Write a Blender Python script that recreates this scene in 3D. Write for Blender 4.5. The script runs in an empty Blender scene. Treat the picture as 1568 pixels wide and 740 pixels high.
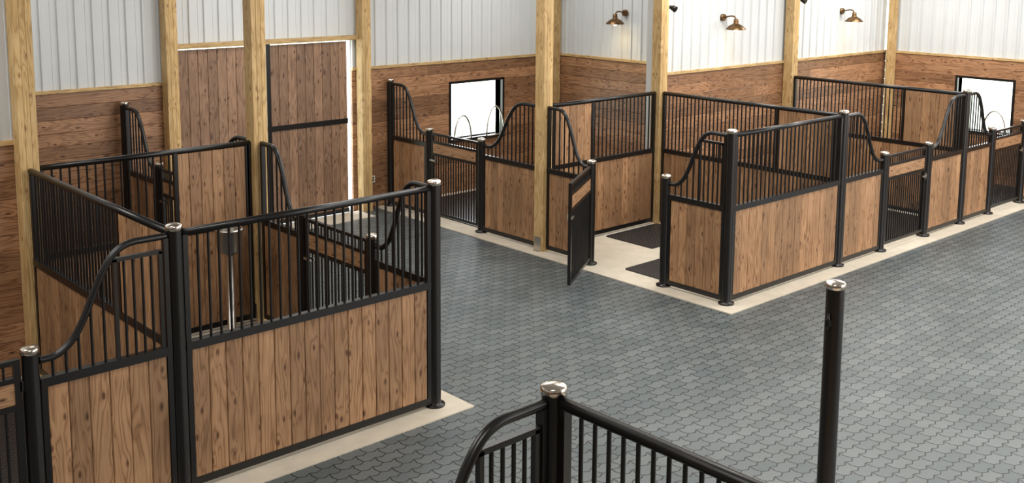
import bpy, math, random
import numpy as np
from mathutils import Matrix, Vector
random.seed(4)
S=bpy.context.scene
# ------------------------------------------------------------------ dims (m)
xA,xB,xC,xD,xE,xF,xG,xH,xI,xJ,xW=2.32,3.39,5.85,10.29,12.76,13.89,15.17,16.33,17.33,18.57,19.83
xQ=14.19
ys,y0,yg1,yg2,ym,yg3,yg4,yn,yw=3.41,7.44,8.41,9.69,10.62,11.94,13.21,14.24,14.35
ZT,ZG,ZM,ZW=2.13,1.44,1.175,2.30
CEIL=4.9
# ------------------------------------------------------------------ materials
def newmat(n):
    m=bpy.data.materials.new(n);m.use_nodes=True
    nt=m.node_tree;b=nt.nodes['Principled BSDF'];return m,nt,b
def N(nt,t,**k):
    n=nt.nodes.new(t)
    for a,v in k.items(): setattr(n,a,v)
    return n
def L(nt,a,b): nt.links.new(a,b)
def ramp(nt,fac,stops):
    r=nt.nodes.new('ShaderNodeValToRGB');e=r.color_ramp.elements
    while len(e)<len(stops): e.new(.5)
    for i,(p,c) in enumerate(stops): e[i].position=p;e[i].color=(*c,1)
    L(nt,fac,r.inputs[0]);return r
def mul(nt,a,b,f=1.0,mode='MULTIPLY'):
    m=nt.nodes.new('ShaderNodeMix');m.data_type='RGBA';m.blend_type=mode;m.inputs[0].default_value=f
    L(nt,a,m.inputs[6]);L(nt,b,m.inputs[7]);return m.outputs[2]
def wood(n,dark,mid,light,rough=.5,knots=True,vary=.35,kd=.45):
    m,nt,b=newmat(n)
    uv=N(nt,'ShaderNodeUVMap')
    mp=N(nt,'ShaderNodeMapping');mp.inputs['Scale'].default_value=(9,.8,1);L(nt,uv.outputs[0],mp.inputs[0])
    n1=N(nt,'ShaderNodeTexNoise');n1.inputs['Scale'].default_value=1.0;n1.inputs['Detail'].default_value=2;n1.inputs['Distortion'].default_value=.6
    L(nt,mp.outputs[0],n1.inputs['Vector'])
    # knots bend the grain
    mp3=N(nt,'ShaderNodeMapping');mp3.inputs['Scale'].default_value=(5.6,2.3,1);L(nt,uv.outputs[0],mp3.inputs[0])
    v=N(nt,'ShaderNodeTexVoronoi');v.inputs['Scale'].default_value=1;v.voronoi_dimensions='2D';L(nt,mp3.outputs[0],v.inputs['Vector'])
    kn=N(nt,'ShaderNodeMapRange');kn.inputs[1].default_value=0;kn.inputs[2].default_value=.3;kn.inputs[3].default_value=.12;kn.inputs[4].default_value=0;L(nt,v.outputs['Distance'],kn.inputs[0])
    ad=N(nt,'ShaderNodeMath',operation='ADD');L(nt,n1.outputs['Fac'],ad.inputs[0]);L(nt,kn.outputs[0],ad.inputs[1])
    mm=N(nt,'ShaderNodeMath',operation='MULTIPLY');mm.inputs[1].default_value=9;L(nt,ad.outputs[0],mm.inputs[0])
    fr=N(nt,'ShaderNodeMath',operation='PINGPONG');fr.inputs[1].default_value=.5;L(nt,mm.outputs[0],fr.inputs[0])
    m2=N(nt,'ShaderNodeMath',operation='MULTIPLY');m2.inputs[1].default_value=2;L(nt,fr.outputs[0],m2.inputs[0])
    c=ramp(nt,m2.outputs[0],[(0,dark),(.35,mid),(1,light)])
    mp2=N(nt,'ShaderNodeMapping');mp2.inputs['Scale'].default_value=(150,5,1);L(nt,uv.outputs[0],mp2.inputs[0])
    n2=N(nt,'ShaderNodeTexNoise');n2.inputs['Scale'].default_value=1.0;L(nt,mp2.outputs[0],n2.inputs['Vector'])
    c2=ramp(nt,n2.outputs['Fac'],[(.3,(.85,.85,.85)),(.7,(1.08,1.08,1.08))])
    col=mul(nt,c.outputs[0],c2.outputs[0])
    n3=N(nt,'ShaderNodeTexNoise');n3.inputs['Scale'].default_value=3;L(nt,uv.outputs[0],n3.inputs['Vector'])
    c3=ramp(nt,n3.outputs['Fac'],[(.3,(.86,.84,.82)),(.7,(1.08,1.08,1.08))]);col=mul(nt,col,c3.outputs[0])
    at=N(nt,'ShaderNodeAttribute',attribute_name='rnd')
    c4=ramp(nt,at.outputs['Fac'],[(0,(1-vary,1-vary*1.05,1-vary*1.1)),(1,(1.12,1.1,1.08))]);col=mul(nt,col,c4.outputs[0])
    if knots:
        c5=ramp(nt,v.outputs['Distance'],[(0,(kd*.45,kd*.36,kd*.3)),(.045,(kd,kd*.85,kd*.8)),(.09,(1,1,1))]);col=mul(nt,col,c5.outputs[0])
    L(nt,col,b.inputs['Base Color']);b.inputs['Roughness'].default_value=rough
    bp=N(nt,'ShaderNodeBump');bp.inputs['Strength'].default_value=.12;bp.inputs['Distance'].default_value=.003
    L(nt,m2.outputs[0],bp.inputs['Height']);L(nt,bp.outputs[0],b.inputs['Normal'])
    return m
M_board=wood('stall_board_wood',(.24,.125,.058),(.385,.215,.108),(.445,.262,.14),vary=.30)
M_wains=wood('wainscot_wood',(.215,.10,.048),(.365,.19,.098),(.445,.25,.135),rough=.42,vary=.38)
M_door=wood('door_wood',(.185,.105,.062),(.30,.178,.11),(.35,.215,.135),rough=.5,vary=.28)
M_post=wood('timber_yellow_pine',(.45,.28,.11),(.60,.405,.175),(.66,.47,.23),rough=.6,knots=True,vary=.12,kd=.7)
def simple(n,c,r=.5,met=0,noise=0,scale=8):
    m,nt,b=newmat(n)
    b.inputs['Roughness'].default_value=r;b.inputs['Metallic'].default_value=met
    tc=N(nt,'ShaderNodeTexCoord');nn=N(nt,'ShaderNodeTexNoise');nn.inputs['Scale'].default_value=scale;nn.inputs['Detail'].default_value=5
    L(nt,tc.outputs['Object'],nn.inputs['Vector'])
    lo=tuple(x*(1-noise) for x in c);hi=tuple(min(1,x*(1+noise)) for x in c)
    rr=ramp(nt,nn.outputs['Fac'],[(.3,lo),(.7,hi)]);L(nt,rr.outputs[0],b.inputs['Base Color'])
    return m
M_black=simple('black_powder_coat',(.0065,.006,.006),.3,0,.1)
M_dark=simple('dark_backing',(.03,.017,.01),.8,0,.1)
M_chrome=simple('polished_aluminium',(.70,.63,.55),.2,1,.05)
M_steel=simple('brushed_stainless',(.66,.63,.58),.33,1,.08)
M_metal=simple('white_liner_steel',(.645,.665,.67),.42,0,.02,2)
M_ceil=simple('ceiling_white',(.72,.72,.70),.6,0,.02,2)
M_conc=simple('concrete',(.62,.555,.45),.75,0,.08,5)
M_bronze=simple('oil_rubbed_bronze',(.16,.09,.04),.35,.8,.1)
M_white=simple('cream_enamel',(.85,.72,.50),.4,0,.02)
M_ground=simple('outside_ground',(.50,.56,.44),.9,0,.2,1.2)
M_tplate=simple('outlet_plastic',(.7,.68,.62),.4)
def emis(n,c,s):
    m,nt,b=newmat(n);b.inputs['Base Color'].default_value=(*c,1)
    b.inputs['Emission Color'].default_value=(*c,1);b.inputs['Emission Strength'].default_value=s;return m
M_bulb=emis('warm_bulb',(1,.80,.5),14)
M_mat,nt,b=newmat('rubber_mat')
tc=N(nt,'ShaderNodeTexCoord');ck=N(nt,'ShaderNodeTexChecker');ck.inputs['Scale'].default_value=30
ck.inputs['Color1'].default_value=(.018,.018,.02,1);ck.inputs['Color2'].default_value=(.035,.035,.037,1)
L(nt,tc.outputs['Object'],ck.inputs['Vector']);L(nt,ck.outputs['Color'],b.inputs['Base Color']);b.inputs['Roughness'].default_value=.4
bp=N(nt,'ShaderNodeBump');bp.inputs['Strength'].default_value=.3;bp.inputs['Distance'].default_value=.004
L(nt,ck.outputs['Fac'],bp.inputs['Height']);L(nt,bp.outputs[0],b.inputs['Normal'])
# pavers
M_pave,nt,b=newmat('interlocking_rubber_pavers')
tc=N(nt,'ShaderNodeTexCoord');sp=N(nt,'ShaderNodeSeparateXYZ');L(nt,tc.outputs['Object'],sp.inputs[0])
def pp(src,per,amp):
    a=N(nt,'ShaderNodeMath',operation='PINGPONG');a.inputs[1].default_value=per;L(nt,src,a.inputs[0])
    m_=N(nt,'ShaderNodeMath',operation='MULTIPLY');m_.inputs[1].default_value=amp;L(nt,a.outputs[0],m_.inputs[0]);return m_.outputs[0]
def add(a_,b_):
    q=N(nt,'ShaderNodeMath',operation='ADD');L(nt,a_,q.inputs[0]);L(nt,b_,q.inputs[1]);return q.outputs[0]
PW=.22;PH=.12
uu=add(sp.outputs[0],pp(sp.outputs[1],PH/2,.25));vv=add(sp.outputs[1],pp(sp.outputs[0],PW/4,.50))
cb=N(nt,'ShaderNodeCombineXYZ');L(nt,uu,cb.inputs[0]);L(nt,vv,cb.inputs[1])
br=N(nt,'ShaderNodeTexBrick',offset=.5,offset_frequency=2);br.inputs['Scale'].default_value=1
br.inputs['Brick Width'].default_value=PW;br.inputs['Row Height'].default_value=PH;br.inputs['Mortar Size'].default_value=.0065;br.inputs['Mortar Smooth'].default_value=.35
br.inputs['Color1'].default_value=(.088,.108,.115,1);br.inputs['Color2'].default_value=(.136,.153,.157,1);br.inputs['Mortar'].default_value=(.016,.019,.022,1)
L(nt,cb.outputs[0],br.inputs['Vector'])
n1=N(nt,'ShaderNodeTexNoise');n1.inputs['Scale'].default_value=1.3;L(nt,tc.outputs['Object'],n1.inputs['Vector'])
c1=ramp(nt,n1.outputs['Fac'],[(.3,(.85,.86,.85)),(.7,(1.1,1.1,1.1))])
n2=N(nt,'ShaderNodeTexNoise');n2.inputs['Scale'].default_value=120;L(nt,tc.outputs['Object'],n2.inputs['Vector'])
c2=ramp(nt,n2.outputs['Fac'],[(.3,(.8,.8,.8)),(.7,(1.2,1.2,1.2))])
L(nt,mul(nt,mul(nt,br.outputs['Color'],c1.outputs[0]),c2.outputs[0]),b.inputs['Base Color']);b.inputs['Roughness'].default_value=.44
iv=N(nt,'ShaderNodeMath',operation='SUBTRACT');iv.inputs[0].default_value=1;L(nt,br.outputs['Fac'],iv.inputs[1])
bp=N(nt,'ShaderNodeBump');bp.inputs['Strength'].default_value=.9;bp.inputs['Distance'].default_value=.008
L(nt,iv.outputs[0],bp.inputs['Height']);L(nt,bp.outputs[0],b.inputs['Normal'])

# ------------------------------------------------------------------ mesh builder
GROUP=None
def group(name,x,y):
    global GROUP
    e=bpy.data.objects.new(name,None);e.empty_display_size=.3;e.location=(x,y,0);S.collection.objects.link(e);GROUP=e;return e
class MB:
    def __init__(s,T=None):
        s.v=[];s.f=[];s.m=[];s.uv=[];s.r=[];s.sm=[];s.mats=[];s.T=T or (lambda a,b,c:(a,b,c))
    def mi(s,m):
        if m not in s.mats: s.mats.append(m)
        return s.mats.index(m)
    def face(s,idx,mat,uvs=None,rnd=.5,smooth=False):
        s.f.append(tuple(idx));s.m.append(s.mi(mat));s.uv.append(uvs or [(0,0)]*len(idx));s.r.append(rnd);s.sm.append(smooth)
    def pts(s,P):
        i=len(s.v);s.v+=[s.T(*p) for p in P];return i
    def box(s,a,b,mat,grain=2,rnd=None):
        rnd=random.random() if rnd is None else rnd
        x0_,y0_,z0_=a;x1_,y1_,z1_=b
        P=[(x0_,y0_,z0_),(x1_,y0_,z0_),(x1_,y1_,z0_),(x0_,y1_,z0_),(x0_,y0_,z1_),(x1_,y0_,z1_),(x1_,y1_,z1_),(x0_,y1_,z1_)]
        i=s.pts(P);o=[k for k in range(3) if k!=grain]
        for f in [(0,3,2,1),(4,5,6,7),(0,1,5,4),(1,2,6,5),(2,3,7,6),(3,0,4,7)]:
            s.face([i+k for k in f],mat,[(P[k][o[0]]+P[k][o[1]]+rnd*31,P[k][grain]+rnd*17) for k in f],rnd)
    def prism(s,prof,h0,h1,axis,mat,rnd=None):
        rnd=random.random() if rnd is None else rnd
        o=[k for k in range(3) if k!=axis];n=len(prof)
        def mk(p,h):
            q=[0,0,0];q[o[0]]=p[0];q[o[1]]=p[1];q[axis]=h;return tuple(q)
        i=s.pts([mk(p,h0) for p in prof]+[mk(p,h1) for p in prof])
        def U(p,h): return (p[0]+p[1]+rnd*31,h+rnd*17)
        for k in range(n):
            l=(k+1)%n
            s.face([i+k,i+l,i+n+l,i+n+k],mat,[U(prof[k],h0),U(prof[l],h0),U(prof[l],h1),U(prof[k],h1)],rnd)
        s.face([i+k for k in range(n)][::-1],mat,[U(p,h0) for p in prof][::-1],rnd)
        s.face([i+n+k for k in range(n)],mat,[U(p,h1) for p in prof],rnd)
    def tube(s,path,r,mat,seg=8,cap=True):
        P=[Vector(p) for p in path];n=len(P);rings=[]
        t0=(P[1]-P[0]).normalized();ref=Vector((0,0,1)) if abs(t0.z)<.9 else Vector((1,0,0))
        if n>2:
            for k in range(1,n-1):
                c=(P[k]-P[k-1]).cross(P[k+1]-P[k])
                if c.length>1e-7: ref=c.normalized();break
        for k in range(n):
            t=((P[min(k+1,n-1)]-P[max(k-1,0)])).normalized()
            a=(ref-t*ref.dot(t)).normalized();b_=t.cross(a)
            rr=r if not isinstance(r,(list,tuple)) else r[k]
            rings.append(s.pts([tuple(P[k]+rr*(math.cos(2*math.pi*j/seg)*a+math.sin(2*math.pi*j/seg)*b_)) for j in range(seg)]))
        for k in range(n-1):
            for j in range(seg):
                l=(j+1)%seg
                s.face([rings[k]+j,rings[k]+l,rings[k+1]+l,rings[k+1]+j],mat,smooth=True)
        if cap:
            s.face([rings[0]+j for j in range(seg)][::-1],mat);s.face([rings[-1]+j for j in range(seg)],mat)
    def lathe(s,prof,cx,cy,mat,seg=24,smooth=True):
        rings=[s.pts([(cx+r*math.cos(2*math.pi*j/seg),cy+r*math.sin(2*math.pi*j/seg),z) for j in range(seg)]) for r,z in prof]
        for k in range(len(prof)-1):
            for j in range(seg):
                l=(j+1)%seg;s.face([rings[k]+j,rings[k]+l,rings[k+1]+l,rings[k+1]+j],mat,smooth=smooth)
    def done(s,name,keep=False):
        me=bpy.data.meshes.new(name)
        V=np.array(s.v);c=(V.min(0)+V.max(0))/2;c[2]=V[:,2].min()
        if keep: c=c*0
        V=V-c
        me.from_pydata([tuple(v) for v in V],[],s.f)
        for m in s.mats: me.materials.append(m)
        me.polygons.foreach_set('material_index',s.m);me.polygons.foreach_set('use_smooth',s.sm)
        uvl=me.uv_layers.new(name='UVMap');uvl.data.foreach_set('uv',[x for f in s.uv for p in f for x in p])
        at=me.attributes.new('rnd','FLOAT','FACE');at.data.foreach_set('value',s.r)
        me.update();ob=bpy.data.objects.new(name,me);ob.location=tuple(c);S.collection.objects.link(ob)
        if GROUP is not None:
            ob.parent=GROUP;ob.location=Vector(c)-GROUP.location
        return ob
def octo(a0,a1,b0,b1,c=.004):
    return [(a0+c,b0),(a1-c,b0),(a1,b0+c),(a1,b1-c),(a1-c,b1),(a0+c,b1),(a0,b1-c),(a0,b0+c)]
def frame(p,d):
    px,py=p;dx,dy=d
    return lambda s,n,z:(px+dx*s-dy*n,py+dy*s+dx*n,z)
# ------------------------------------------------------------------ posts
def steel_post(x,y,h,r=.057,name='steel_post',pin=False):
    m=MB()
    m.lathe([(0,.012),(.095,.012),(.095,.03),(r+.004,.034),(r,.05),(r,h-.035)],x,y,M_black)
    m.lathe([(r,h-.04),(r+.007,h-.038),(r+.007,h-.008),(r+.002,h)],x,y,M_chrome)
    m.lathe([(r+.002,h),(r*.8,h+.006),(r*.4,h+.010),(.001,h+.011)],x,y,M_chrome)
    if pin:
        m.box((x-.078,y-.016,1.86),(x-.05,y+.016,1.90),M_black);m.tube([(x-.066,y,1.84),(x-.066,y,1.94)],.009,M_black,8)
    return m.done(name)
def timber(x,y,sx=.175,sy=.175,h=CEIL,name='timber_post',z0=.012):
    m=MB();k=3
    for i in range(k):
        a=x-sx/2+sx*i/k
        m.prism(octo(a+.0005,a+sx/k-.0005,y-sy/2,y+sy/2,.004),z0,h,2,M_post)
    return m.done(name)
def bracket(q):
    m=MB();m.box((q[0]-.098,q[1]-.06,.012),(q[0]-.0885,q[1]+.06,.22),M_steel);m.box((q[0]-.14,q[1]-.06,.012),(q[0]-.0885,q[1]+.06,.020),M_steel);m.done('post_bracket')
# ------------------------------------------------------------------ stall panels
R0=.057
def cat(P,n=6):
    Q=[P[0]]+P+[P[-1]];o=[]
    for i in range(1,len(Q)-2):
        for k in range(n):
            t=k/n;a,b_,c,d=[np.array(Q[i+j],float) for j in (-1,0,1,2)]
            o.append(tuple(.5*((2*b_)+(-a+c)*t+(2*a-5*b_+4*c-d)*t*t+(-a+3*b_-3*c+d)*t**3)))
    o.append(tuple(map(float,P[-1])));return o
CURVE=[(0,2.055),(.16,2.055),(.30,2.05),(.41,2.0),(.50,1.89),(.58,1.74),(.66,1.57),(.75,1.43),(.87,1.345),(1,1.335)]
def bars(m,s0,s1,zb,zt,step=.088,r=.0110):
    n=max(1,int(round((s1-s0)/step)))
    for i in range(1,n):
        s=s0+(s1-s0)*i/n;t=zt(s) if callable(zt) else zt
        m.tube([(s,0,zb),(s,0,t)],r,M_black,8,False)
def boards(m,s0,s1,z0,z1,th=.034,w=.14,mat=None):
    n=max(1,int(round((s1-s0)/w)));mat=mat or M_board
    for i in range(n):
        a=s0+(s1-s0)*i/n;b_=s0+(s1-s0)*(i+1)/n
        m.prism(octo(a+.0015,b_-.0015,-th/2,th/2,.006),z0,z1,2,mat)
    m.box((s0,-th/2+.008,z0),(s1,th/2-.008,z1),M_dark)
def panel(p0,p1,kind='full',woodsec=None,feed=False,r0=R0,r1=R0):
    p0=Vector(p0);p1=Vector(p1);d=(p1-p0);w=d.length;d/=w
    m=MB(frame(p0,d));a=r0;b_=w-r1;t=.025
    stp=.070 if (abs(d.y)>.5 and kind=='full') else .086
    m.box((a,-t,.045),(b_,t,.105),M_black);m.box((a,-t-.004,ZM-.035),(b_,t+.004,ZM+.03),M_black)
    m.box((a,-t,.105),(a+.04,t,ZM-.035),M_black);m.box((b_-.04,-t,.105),(b_,t,ZM-.035),M_black)
    boards(m,a+.04,b_-.04,.105,ZM-.035)
    if kind=='full':
        m.tube([(a,0,2.06),(b_,0,2.06)],.03,M_black,12)
        m.box((a,-t,ZM+.03),(a+.04,t,2.05),M_black);m.box((b_-.04,-t,ZM+.03),(b_,t,2.05),M_black)
        lo,hi=a+.04,b_-.04
        if woodsec:
            q0,q1=woodsec
            if q0>lo+.2: bars(m,lo,q0,ZM+.03,2.05,stp)
            if q1<hi-.2: bars(m,q1,hi,ZM+.03,2.05,stp)
            m.box((q0-.04,-t,ZM+.03),(q0,t,2.05),M_black);m.box((q1,-t,ZM+.03),(q1+.04,t,2.05),M_black)
            boards(m,q0,q1,ZM+.03,2.03)
        else: bars(m,lo,hi,ZM+.03,2.05,.086)
    else:
        C=cat([(a+(b_-a)*u,z) for u,z in CURVE])
        m.tube([(s,0,z) for s,z in C],.026,M_black,12)
        cs=[c[0] for c in C];cz=[c[1] for c in C];F=lambda s:float(np.interp(s,cs,cz))
        m.box((a,-t,ZM+.03),(a+.035,t,2.04),M_black)
        if feed:
            q0,q1=a+.06,a+.40
            for s in (q0,q1): m.box((s-.013,-.016,ZM+.03),(s+.013,.016,1.95),M_black)
            m.box((q0-.013,-.016,1.93),(q1+.013,.016,1.96),M_black)
            bars(m,q0,q1,ZM+.03,1.93,.075);bars(m,q1,b_,ZM+.03,F)
        else: bars(m,a+.035,b_,ZM+.03,F)
    return m.done('partition_panel')
def gate(p0,p1,r0=R0+.012,r1=R0+.012):
    p0=Vector(p0);p1=Vector(p1);d=(p1-p0);w=d.length;d/=w
    m=MB(frame(p0,d));a=r0;b_=w-r1;t=.02
    for s in (a,b_-.045): m.box((s,-t,.09),(s+.045,t,1.38),M_black)
    for z0_,z1_ in ((.09,.13),(1.02,1.06),(1.22,1.255),(1.345,1.38)): m.box((a+.045,-t,z0_),(b_-.045,t,z1_),M_black)
    m.prism(octo(-.014,.014,1.06,1.22,.003),a+.045,b_-.045,0,M_board,rnd=.8)
    bars(m,a+.045,b_-.045,.13,1.02,.062,.010);bars(m,a+.045,b_-.045,1.255,1.345,.062,.009)
    for z in (.35,1.15): m.box((a-.025,-.02,z),(a+.01,.02,z+.07),M_black)
    m.box((b_-.11,-.034,.93),(b_+.015,-.02,.955),M_steel);m.box((b_-.04,-.04,.90),(b_-.02,-.02,.99),M_steel)
    m.box((b_-.11,.02,.93),(b_+.015,.034,.955),M_steel)
    return m.done('gate')
def mat(x0_,y0_,x1_,y1_):
    m=MB();m.prism(octo(x0_,x1_,y0_,y1_,.02),.012,.028,2,M_mat);m.done('rubber_mat')
def slab(rects,name='concrete_border'):
    m=MB()
    for a in rects: m.box((a[0],a[1],0.0),(a[2],a[3],.012),M_conc)
    return m.done(name)
K=.26;RW=.10
# corner stall, north-east block
group('horse_stall',xD,y0)
slab([(xD-K,y0-K,xE+.1,ym+.04)])
for p in [(xD,y0),(xE,y0)]: steel_post(*p,ZT)
for p in [(xD,yg1),(xD,yg2)]: steel_post(*p,ZG)
panel((xD,y0),(xE,y0));panel((xD,y0),(xD,yg1),'curve',feed=True);panel((xD,ym),(xD,yg2),'curve',r0=RW)
panel((xE,y0),(xE,ym),woodsec=(.15,1.0),r1=RW);panel((xD,ym),(xE,ym),woodsec=(.2,.95),r0=RW,r1=RW)
g=Vector((9.22-xD,9.03-yg2)).normalized()*(yg2-yg1)
gate((xD,yg2),(xD+g.x,yg2+g.y),r1=.0)
mat(10.44,y0+.1,xE-.1,9.2);mat(11.5,9.62,xE-.1,ym-.1)
timber(xD,ym);timber(xE,ym);bracket((xD,ym))
# second stall
group('horse_stall',xE,y0)
slab([(xE+.1,y0-K,xH+.1,ym+.04)])
steel_post(xH,y0,ZT)
for p in [(xF,y0),(xG,y0)]: steel_post(*p,ZG)
panel((xE,y0),(xF,y0),'curve');gate((xF,y0),(xG,y0));panel((xH,y0),(xG,y0),'curve');panel((xH,y0),(xH,ym),woodsec=(.15,1.0),r1=RW)
mat(xE+.1,y0+.12,xH-.1,ym-.06);timber(xH,ym)
# third stall
group('horse_stall',xH,y0)
slab([(xH+.1,y0-K,xW-.01,ym+.04)])
for p in [(xI,y0),(xJ,y0)]: steel_post(*p,ZG)
panel((xH,y0),(xI,y0),'curve');gate((xI,y0),(xJ,y0));panel((xW-.03,y0),(xJ,y0),'curve')
mat(xH+.1,y0+.12,xW-.1,ym-.06);timber(xW-.09,ym-.06,.14,.14)
# stall behind, under the back window
group('horse_stall',xD,ym)
slab([(xD-K,ym+.04,xE+.0,yw-.01),(xE,ym+.26,xQ-.01,yw-.01)])
steel_post(xD,yn,ZT);steel_post(xD,yg3,ZG);steel_post(xD,yg4,ZG)
panel((xD,ym),(xD,yg3),'curve',r0=RW);gate((xD,yg3),(xD,yg4));panel((xD,yn),(xD,yg4),'curve')
mat(xD+.12,ym+.32,xQ-.2,yw-.2)
# north-west block, front stall with the waterer
group('horse_stall',xB,y0)
slab([(xB-.1,y0-K,xC+K,ym+.04)])
for p in [(xB,y0),(xC,y0)]: steel_post(*p,ZT)
for p in [(xC,yg1),(xC,yg2)]: steel_post(*p,ZG)
panel((xB,y0),(xC,y0));panel((xC,y0),(xC,yg1),'curve');gate((xC,yg1),(xC,yg2));panel((xC,ym),(xC,yg2),'curve',r0=RW)
panel((xB,y0),(xB,ym),woodsec=(.15,1.0),r1=RW);panel((xC,ym),(xB,ym),woodsec=(.16,.95),r0=RW,r1=RW)
mat(xB+.12,y0+.12,xC-.12,ym-.12);timber(xB,ym);timber(xC,ym);bracket((xC,ym))
wx,wy=5.27,10.22;m=MB()
m.lathe([(.001,.03),(.09,.03),(.09,.045),(.045,.05),(.045,.95)],wx,wy,M_steel)
m.lathe([(.045,.95),(.10,.98),(.135,1.02),(.14,1.22),(.148,1.225),(.148,1.245),(.13,1.245),(.125,1.10),(.001,1.08)],wx,wy,M_steel,32)
m.box((wx-.06,wy+.03,1.1),(wx+.06,wy+.135,1.27),M_steel)
m.done('automatic_waterer')
# left neighbour
group('horse_stall',xA,y0)
slab([(-.4,y0-K,xB-.1,ym+.04)])
steel_post(xA,y0,ZG);steel_post(1.04,y0,ZG);panel((xB,y0),(xA,y0),'curve',feed=True);gate((xA,y0),(1.04,y0));mat(-.3,y0+.12,xB-.12,ym-.1)
# stall behind left
group('horse_stall',xC,ym)
slab([(xB+.1,ym+.04,xC+K,yw-.01),(1.98,ym+.26,xB+.1,yw-.01)])
steel_post(xC,yn,ZT);steel_post(xC,yg3,ZG);steel_post(xC,yg4,ZG)
panel((xC,ym),(xC,yg3),'curve',r0=RW);gate((xC,yg3),(xC,yg4));panel((xC,yn),(xC,yg4),'curve');mat(2.1,ym+.3,xC-.12,yw-.1)
# foreground stall
group('horse_stall',xB,ys)
slab([(.9,ys-3.5,xC+K,ys+K)])
steel_post(xB,ys,ZT);steel_post(xA,ys,ZG);steel_post(xB,ys-3.2,ZT)
panel((xB,ys),(xA,ys),'curve',feed=True);panel((xB,ys),(xB,ys-3.2));gate((xA,ys),(1.04,ys));steel_post(1.04,ys,ZG)
steel_post(xC,ys,ZT,pin=True)
GROUP=None
timber(6.53,yw-.10,z0=.0);timber(9.78,yw-.10,z0=.0);timber(xQ-.09,yw-.09,.14,.14,z0=.012)

# ------------------------------------------------------------------ walls
def wall(name,p0,d,length,openings=(),thick=.14):
    m=MB(frame(p0,d))
    ss=sorted({0,length}|{o[0] for o in openings}|{o[1] for o in openings})
    bf=-.045
    for a,b_ in zip(ss[:-1],ss[1:]):
        zz=[(0,CEIL)]
        for o in openings:
            if o[0]<=a+1e-6 and o[1]>=b_-1e-6: zz=[(0,o[2]),(o[3],CEIL)]
        for z0_,z1_ in zz:
            if z1_>z0_+.01: m.box((a,bf-thick,z0_),(b_,bf,z1_),M_metal)
    def clear(z0_,z1_):
        iv=[(0,length)]
        for o in openings:
            if o[2]<z1_-.01 and o[3]>z0_+.01:
                nv=[]
                for a,b_ in iv:
                    if o[0]>a: nv.append((a,min(b_,o[0])))
                    if o[1]<b_: nv.append((max(a,o[1]),b_))
                iv=nv
        return [q for q in iv if q[1]-q[0]>.02]
    nr=13
    for k in range(nr):
        z0_=ZW*k/nr;z1_=ZW*(k+1)/nr
        for a,b_ in clear(z0_+.06,z1_-.06):
            s=a
            while s<b_-.01:
                e=min(b_,s+random.uniform(2.2,4.2))
                if b_-e<.5: e=b_
                m.prism(octo(-.045,-.0,z0_+.0012,z1_-.0012,.005),s+.0008,e-.0008,0,M_wains);s=e
    for a,b_ in clear(ZW,ZW+.03): m.prism(octo(-.045,.02,ZW,ZW+.045,.003),a,b_,0,M_post)
    st=.2286
    def rib(a,b_,zb):
        prof=[(a,0)];c=(a+b_)/2
        if b_-a>.15:
            prof=[(a,-.030),(a+.055,-.030),(a+.06,-.025),(a+.07,-.025),(a+.075,-.030),(c+.005,-.030),(c+.02,-.030),(b_-.050,-.030),(b_-.040,-.004),(b_-.016,-.004),(b_-.006,-.030),(b_,-.030)]
        else: prof=[(a,-.030),(b_,-.030)]
        i=m.pts([(p[0],p[1],zb) for p in prof]+[(p[0],p[1],CEIL) for p in prof]);n_=len(prof)
        for j in range(n_-1): m.face([i+j+1,i+j,i+n_+j,i+n_+j+1],M_metal)
    s=0
    while s<length-1e-4:
        e=min(length,s+st);zb=ZW+.04
        for o in openings:
            if o[3]>ZW and o[0]<=(s+e)/2<=o[1]: zb=o[3]
        rib(s,e,zb);s=e
    for o in openings:
        if o[3]<ZW:
            a,b_,z0_,z1_=o;w=.045
            m.box((a-w,-.19,z1_),(b_+w,.012,z1_+w),M_black);m.box((a-w,-.19,z0_-w),(b_+w,.03,z0_),M_black)
            m.box((a-w,-.19,z0_),(a,.012,z1_),M_black);m.box((b_,-.19,z0_),(b_+w,.012,z1_),M_black)
    return m.done(name)
XL,YS_=-3.0,-3.0
wall('wall_north',(xQ,yw),(-1,0),xQ-1.96,[(xQ-12.85,xQ-11.66,.95,1.93),(xQ-9.62,xQ-6.66,0,2.82)])
wall('wall_north_east',(xW,ym+.10),(-1,0),xW-xE-.02)
wall('wall_inner_east',(xQ,ym+.30),(0,1),yw-ym-.30)
wall('wall_east',(xW,YS_),(0,1),ym+.10-YS_,[(8.2-YS_,9.23-YS_,.95,1.92)])
wall('wall_north_west',(xB-.02,ym+.10),(-1,0),xB-.02-XL)
wall('wall_inner_west',(1.96,yw),(0,-1),yw-ym-.30)
wall('wall_west',(XL,ym+.10),(0,-1),ym+.10-YS_)
wall('wall_south',(XL,YS_),(1,0),xW-XL)
m=MB();m.box((XL-.2,YS_-.2,CEIL),(xW+.2,yw+.2,CEIL+.1),M_ceil);m.done('ceiling')
m=MB();m.box((XL-.2,YS_-.2,-.1),(xW+.2,yw+.19,0),M_pave);m.done('floor',keep=True)
m=MB();m.box((-25,yw+.19,-.12),(45,60,-.02),M_ground);m.box((xW+.2,-25,-.12),(60,yw+.19,-.02),M_ground);m.done('outside_ground')
slab([(6.64,yw-.55,9.67,yw-.06)],'concrete_threshold')

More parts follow.
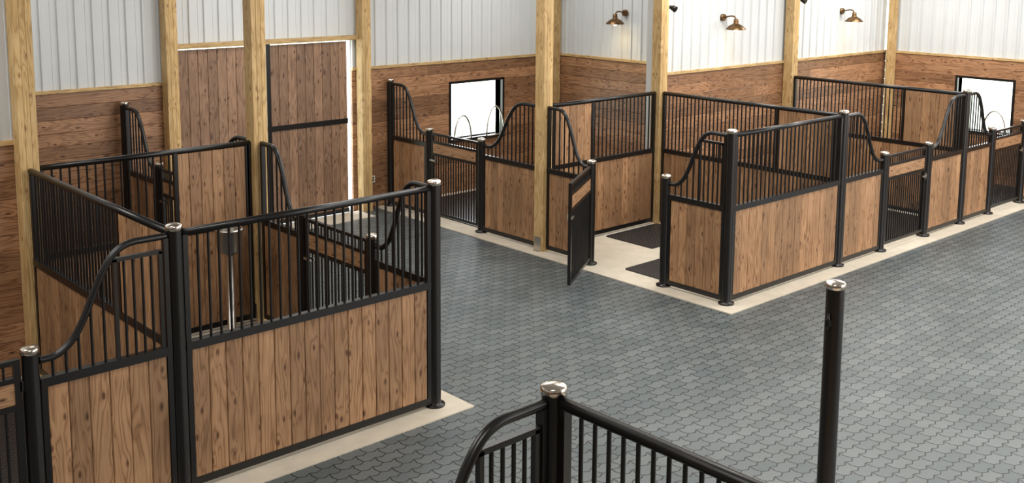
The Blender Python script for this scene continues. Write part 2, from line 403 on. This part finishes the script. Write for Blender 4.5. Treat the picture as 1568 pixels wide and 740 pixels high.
# ------------------------------------------------------------------ sliding doors
m=MB(frame((8.02,yw-.02),(-1,0)));w=8.02-6.68
boards(m,0,w,.04,2.78,th=.04,w=.15,mat=M_door)
m.box((0,-.03,1.30),(w,.034,1.38),M_black);m.box((0,-.03,.02),(w,.03,.08),M_black);m.done('door_1')
m=MB(frame((9.50,yw-.02),(-1,0)));w=9.50-8.06
boards(m,.0,w-.07,.04,2.78,th=.04,w=.15,mat=M_door)
m.box((w-.07,-.03,.02),(w,.036,2.8),M_black)
m.box((0,-.03,1.47),(w,.034,1.55),M_black);m.box((0,-.03,.02),(w,.03,.08),M_black)
m.done('door_2')
m=MB();m.prism(octo(yw-.09,yw+.01,2.80,2.87,.004),6.62,9.69,0,M_post);m.done('trim_1')

def yoke(p,d,w,zb,h):
    m=MB(frame(p,d))
    n=18;P=[(w/2-w/2*math.cos(math.pi*i/n),.07,zb+h*math.sin(math.pi*i/n)) for i in range(n+1)]
    m.tube(P,.016,M_steel,8);m.tube([(0,.07,zb),(w,.07,zb)],.014,M_steel,8)
    for i in range(1,4):
        s=w*i/4;z=zb+h*math.sqrt(max(0,1-((s-w/2)/(w/2))**2));m.tube([(s,.07,zb),(s,.07,z)],.006,M_steel,6)
    for s in (0,w): m.tube([(s,.0,zb),(s,.07,zb)],.012,M_steel,6)
    m.done('window_guard')
yoke((12.84,yw),(-1,0),.42,.95,.52);yoke((12.06,yw),(-1,0),.38,.95,.42)
yoke((xW,8.25),(0,1),.42,.95,.42)

# ------------------------------------------------------------------ barn lamps
def lamp(p,d):
    T=frame(p,d);m=MB(T);n=20;q=.26
    i=m.pts([(.06*math.cos(2*math.pi*j/n),-.01,.0+.06*math.sin(2*math.pi*j/n)+3.16) for j in range(n)]+[(.055*math.cos(2*math.pi*j/n),.03,.055*math.sin(2*math.pi*j/n)+3.16) for j in range(n)])
    for j in range(n): m.face([i+j,i+(j+1)%n,i+n+(j+1)%n,i+n+j],M_bronze,smooth=True)
    m.face([i+n+j for j in range(n)],M_bronze)
    A=cat([(0,.02,3.16),(0,.08,3.175),(0,.17,3.19),(0,.235,3.175),(0,q,3.12)])
    m.tube(A,.013,M_bronze,10)
    m.lathe([(.001,3.15),(.035,3.145),(.04,3.11),(.04,3.08),(.055,3.065),(.10,3.045),(.155,2.995),(.165,2.975)],0,q,M_bronze,28)
    m.lathe([(.163,2.973),(.15,2.99),(.098,3.032),(.05,3.046),(.001,3.05)],0,q,M_white,28)
    m.lathe([(.001,2.945),(.022,2.95),(.036,2.97),(.036,2.99),(.018,3.03),(.016,3.05)],0,q,M_bulb,16)
    m.done('barn_wall_lamp')
    l=bpy.data.lights.new('lamp_light','SPOT');l.energy=12;l.color=(1,.82,.55);l.spot_size=2.6;l.spot_blend=1;l.shadow_soft_size=.1
    o=bpy.data.objects.new('barn_lamp_light',l);o.location=T(0,q,2.93);S.collection.objects.link(o)
lamp((14.46,ym+.10),(-1,0));lamp((18.11,ym+.10),(-1,0));lamp((xQ,12.62),(0,1))
def spot(x,y,z,dx):
    m=MB();m.box((x-.02,y-.03,z-.04),(x+.02,y+.03,z+.04),M_black)
    m.tube([(x,y,z),(x+dx*.05,y-.04,z)],.012,M_black,8);m.tube([(x+dx*.05,y-.01,z+.02),(x+dx*.06,y-.08,z),(x+dx*.065,y-.12,z-.02)],[.025,.045,.05],M_black,14);m.done('post_spotlight')
spot(xE+.11,ym-.02,3.36,1);spot(xH+.11,ym-.02,3.40,1);spot(xQ-.14,yw-.20,3.5,1)
m=MB();m.prism(octo(9.96,10.04,.42,.54,.008),yw-.012,yw+.0,1,M_tplate);m.box((9.985,yw-.016,.45),(10.015,yw-.012,.475),M_black);m.box((9.985,yw-.016,.49),(10.015,yw-.012,.515),M_black);m.done('electrical_outlet')

# ------------------------------------------------------------------ lights
def area(x,y,z,sx,sy,pw,rot=(0,0,0),col=(1,.97,.92),name='overhead_fill'):
    l=bpy.data.lights.new(name,'AREA');l.shape='RECTANGLE';l.size=sx;l.size_y=sy;l.energy=pw;l.color=col
    o=bpy.data.objects.new(name,l);o.location=(x,y,z);o.rotation_euler=rot;S.collection.objects.link(o)
PWR={1:82,8:100,13:115,17.5:130}
for x in (1,8,13,17.5):
    for y in (1.5,6,9.3): area(x,y,4.85,2.2,1.2,PWR[x])  # unseen area lights added overhead to fill the closed room, no fixtures modelled
area(8,12.6,4.85,2.2,1.2,52);area(12.3,12.6,4.85,2,1.2,62);area(4,12.6,4.85,2,1.2,38)
area(11,YS_+.1,2.6,9,3.4,430,(math.pi/2,0,0),(1,.98,.95),'daylight_fill')  # area light added at the solid south wall for daylight, no doorway there
area(xW-.1,2.0,2.6,4,3.2,200,(math.pi/2,0,math.pi/2),(1,.98,.95),'daylight_fill')  # same added daylight fill at the east wall, out of view
W=bpy.data.worlds.new('sky');S.world=W;W.use_nodes=True
bg=W.node_tree.nodes['Background'];bg.inputs[0].default_value=(.93,.97,1,1);bg.inputs[1].default_value=8

# ------------------------------------------------------------------ camera
f,cyp,th,psi,ro=1643.9,167.7,.1412,.8311,.0070
fh=Vector((math.cos(psi),math.sin(psi),0));r=Vector((math.sin(psi),-math.cos(psi),0));z=Vector((0,0,1))
fw=math.cos(th)*fh-math.sin(th)*z;up=math.sin(th)*fh+math.cos(th)*z
r2=math.cos(ro)*r+math.sin(ro)*up;u2=-math.sin(ro)*r+math.cos(ro)*up
c=bpy.data.cameras.new('cam');co=bpy.data.objects.new('camera',c);S.collection.objects.link(co)
Mx=Matrix((r2,u2,-fw)).transposed().to_4x4();Mx.translation=Vector((0,0,4.12));co.matrix_world=Mx
c.sensor_width=36;c.lens=f/1568*36;c.shift_y=-(370.2-cyp)/1568
c.clip_end=200
S.camera=co
S.view_settings.view_transform='Standard';S.view_settings.look='None'
